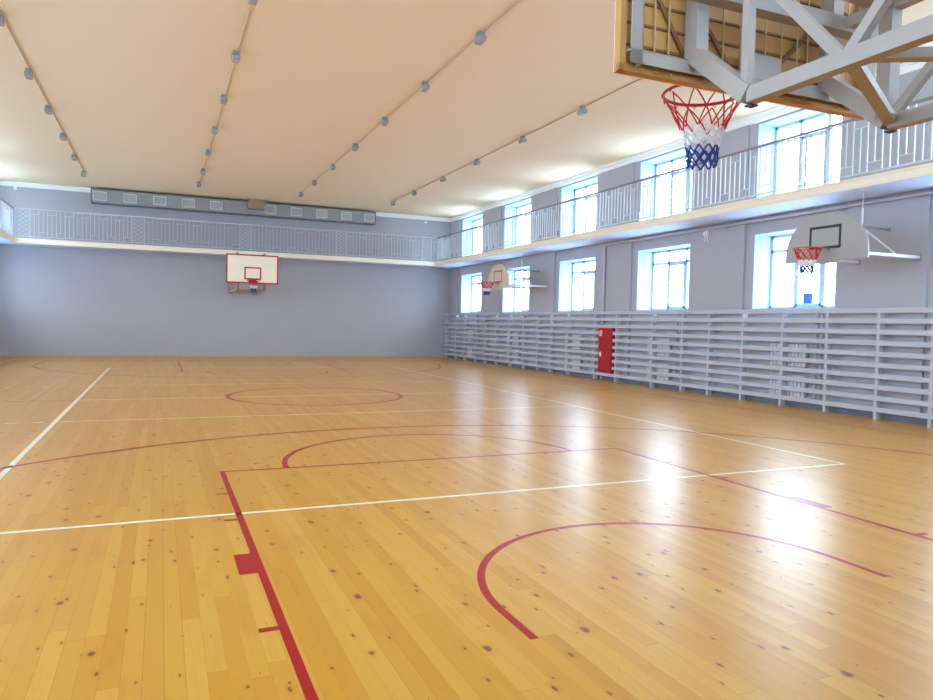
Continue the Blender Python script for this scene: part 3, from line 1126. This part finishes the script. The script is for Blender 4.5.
for y in (9.20, 13.43, 17.67, 21.90, 26.08):
    for z, wd in ((.155, 'lower'), (.80, 'upper')):
        r = proto if first else copy_tree(proto)
        first = False
        r.location = (RX, y-.06, z)
        r['label'] = '%s white ribbed radiator behind the wall bars, %s' % (wd, nr_[y])
for y in (9.20, 13.43, 17.67, 21.90, 26.08):
    rp_ = MB()
    rp_.tube([(RX+.02, y-.71, .152), (RX+.02, y-.71, 1.95)], .016, 8)
    rp_.tube([(RX+.02, y-.82, .152), (RX+.02, y-.82, 1.95)], .016, 8)
    o = rp_.build('riser_pipe', M['pipe'], None, True)
    tag(o, 'pair of thin heating pipes beside the radiators %s' % nr_[y], 'pipe', 'heating risers')

# ------------------------------------------------------------------ pipe under the gallery
px = W-PIER-.06
p = MB()
p.tube([(px, YN+.01, 3.985), (px, 15.7, 3.985), (px, 15.9, 3.97), (px, 15.96, 3.9), (px, 15.96, 3.7), (px, 15.96, .01)], .032, 10)
pp = p.build('heating_pipe', M['pipe'], None, True)
tag(pp, 'long lilac-grey pipe under the gallery along the window wall, turning down by the red cabinet', 'pipe')
b = MB()
for y in (-1, 2, 5, 8, 11, 14):
    b.box(px-.05, W-PIER-.0005, y-.015, y+.015, 3.93, 3.945)
b.build('clip', M['grey_steel'], pp)

# small white fitting on the pier
al = empty('wall_alarm', (W-PIER, 11.71, 3.78), 'small white bracketed alarm fitting under the pipe between two windows', 'alarm')
MB().cbox(-.05, -.0005, -.05, .05, .02, .16, .006).build('body', M['sign_white'], al)
MB().tube([(-.05, 0, .09), (-.10, 0, .09)], .045, 14).build('sounder', M['sign_white'], al, True)
MB().bar((-.03, .03, .02), (-.03, .05, -.10), .02, .02).bar((-.03, -.03, .02), (-.03, -.05, -.10), .02, .02).build('bracket', M['sign_white'], al)

for x, z, lb in ((-7.88, 6.13, 'small white sensor on the far wall near its left end'), (7.90, 6.08, 'small white sensor on the far wall near its right end')):
    s = empty('motion_sensor', (x, YW, z), lb, 'sensor', 'sensors on the far wall')
    MB().cbox(-.05, .05, -.02, -.0005, -.06, .06, .005).build('base', M['sign_white'], s)
    MB().tube([(0, -.02, 0), (0, -.05, 0), (0, -.075, 0)], .04, 12).build('dome', M['sign_white'], s, True)

st = MB().box(W+WT-.0415, W+WT-.0375, 9.12, 9.36, 2.15, 2.38).build('window_notice', M['sticker_blue'])
tag(st, 'small blue square notice stuck on the pane of the nearest lower window', 'notice')

# ------------------------------------------------------------------ ventilation duct on the far wall
DX0, DX1, DY, DZ0, DZ1 = -5.40, 5.42, 27.93, 5.75, 6.27
du = empty('ventilation_duct', ((DX0+DX1)/2, DY+.22, DZ0), 'long grey sheet-metal ventilation duct with square grilles high on the far wall', 'duct')
local(MB().box(DX0, DX1, DY, YW-.051, DZ0, DZ1), du).build('casing', M['duct'], du)
b = MB()
for z in (DZ0, DZ1):
    b.box(DX0-.012, DX1+.012, DY-.012, DY+.012, z-.015, z+.015)
for x in (DX0, DX1):
    b.box(x-.012, x+.012, DY-.013, DY+.01, DZ0, DZ1)
local(b, du).build('flange', M['duct_dark'], du)
b = MB()
for k in range(6):
    x = DX0+1.55+k*1.55
    b.box(x-.012, x+.012, DY-.01, DY, DZ0+.016, DZ1-.016)
local(b, du).build('seam', M['duct'], du)
for k, x in enumerate([-5.12, -4.10, -3.08, -2.05, -1.03, 1.04, 2.08, 3.12, 4.16, 5.16]):
    z0 = DZ0+.09
    b = MB()
    for q in ((x-.23, x+.23, z0, z0+.03), (x-.23, x+.23, z0+.31, z0+.34), (x-.23, x-.2, z0, z0+.34), (x+.2, x+.23, z0, z0+.34)):
        b.box(q[0], q[1], DY-.03, DY-.0005, q[2], q[3])
    for j in range(8):
        z = z0+.045+j*.036
        b.bar((x-.2, DY-.014, z), (x+.2, DY-.014, z), .022, .008, (0, .5, 1))
    local(b, du).build('grille', M['grille'], du)
local(MB().box(.16, .76, DY-.32, DY-.0005, DZ0+.22, H-.001).box(.12, .80, DY-.34, DY-.30, DZ0+.20, DZ0+.24), du).build('inlet_box', M['carton'], du)

# ------------------------------------------------------------------ ceiling floodlights on their cable runs
def make_light():
    r = empty('ceiling_floodlight', (0, 0, 0), 'x', 'light', 'ceiling floodlights')
    MB().cbox(-.055, .055, -.045, .045, -.05, -.0005, .006).build('junction_box', M['lamp_grey'], r)
    b = MB()
    for s in (-1, 1):
        b.box(s*.07-.004, s*.07+.004, -.02, .02, -.14, -.046)
    b.box(-.074, .074, -.02, .02, -.056, -.046)
    b.build('bracket', M['lamp_grey'], r)
    hd = MB().cbox(-.062, .062, -.12, .12, -.17, -.095, .012)
    hd.box(-.05, .05, -.1, .1, -.095, -.08)
    h_ = hd.build('housing', M['lamp_grey'], r)
    MB().box(-.05, .05, -.105, .105, -.174, -.17).build('cover_glass', M['lamp_glass'], h_)
    return r
lamp = make_light()
firstl = True
ordw = ['first', 'second', 'third', 'fourth', 'fifth', 'sixth', 'seventh']
rowsL = [(-5.40, [11.6, 14.38, 17.0, 19.65, 22.25, 24.97], 'leftmost row'),
         (-1.81, [9.0, 11.6, 14.31, 17.03, 19.7, 22.5, 24.97], 'second row from the left'),
         (1.76, [8.9, 11.57, 14.3, 17.05, 19.78, 22.58, 25.1], 'third row from the left'),
         (5.36, [11.50, 14.28, 17.10, 19.8, 22.65, 25.2], 'row nearest the windows')]
for x, ys, nm in rowsL:
    for i, y in enumerate(ys):
        l = lamp if firstl else copy_tree(lamp)
        firstl = False
        l.location = (x, y, H)
        k = len(ys)-1-i
        l['label'] = 'grey ceiling floodlight, %s from the far wall in the %s' % (ordw[k], nm)
    c = MB().tube([(x+.03, -1.5, H-.012), (x+.03, ys[-1], H-.012)], .011, 6).build('ceiling_cable', M['cable'], None, True)
    tag(c, 'straight tan cable run on the ceiling along the %s of floodlights' % nm, 'cable', 'ceiling cable runs')
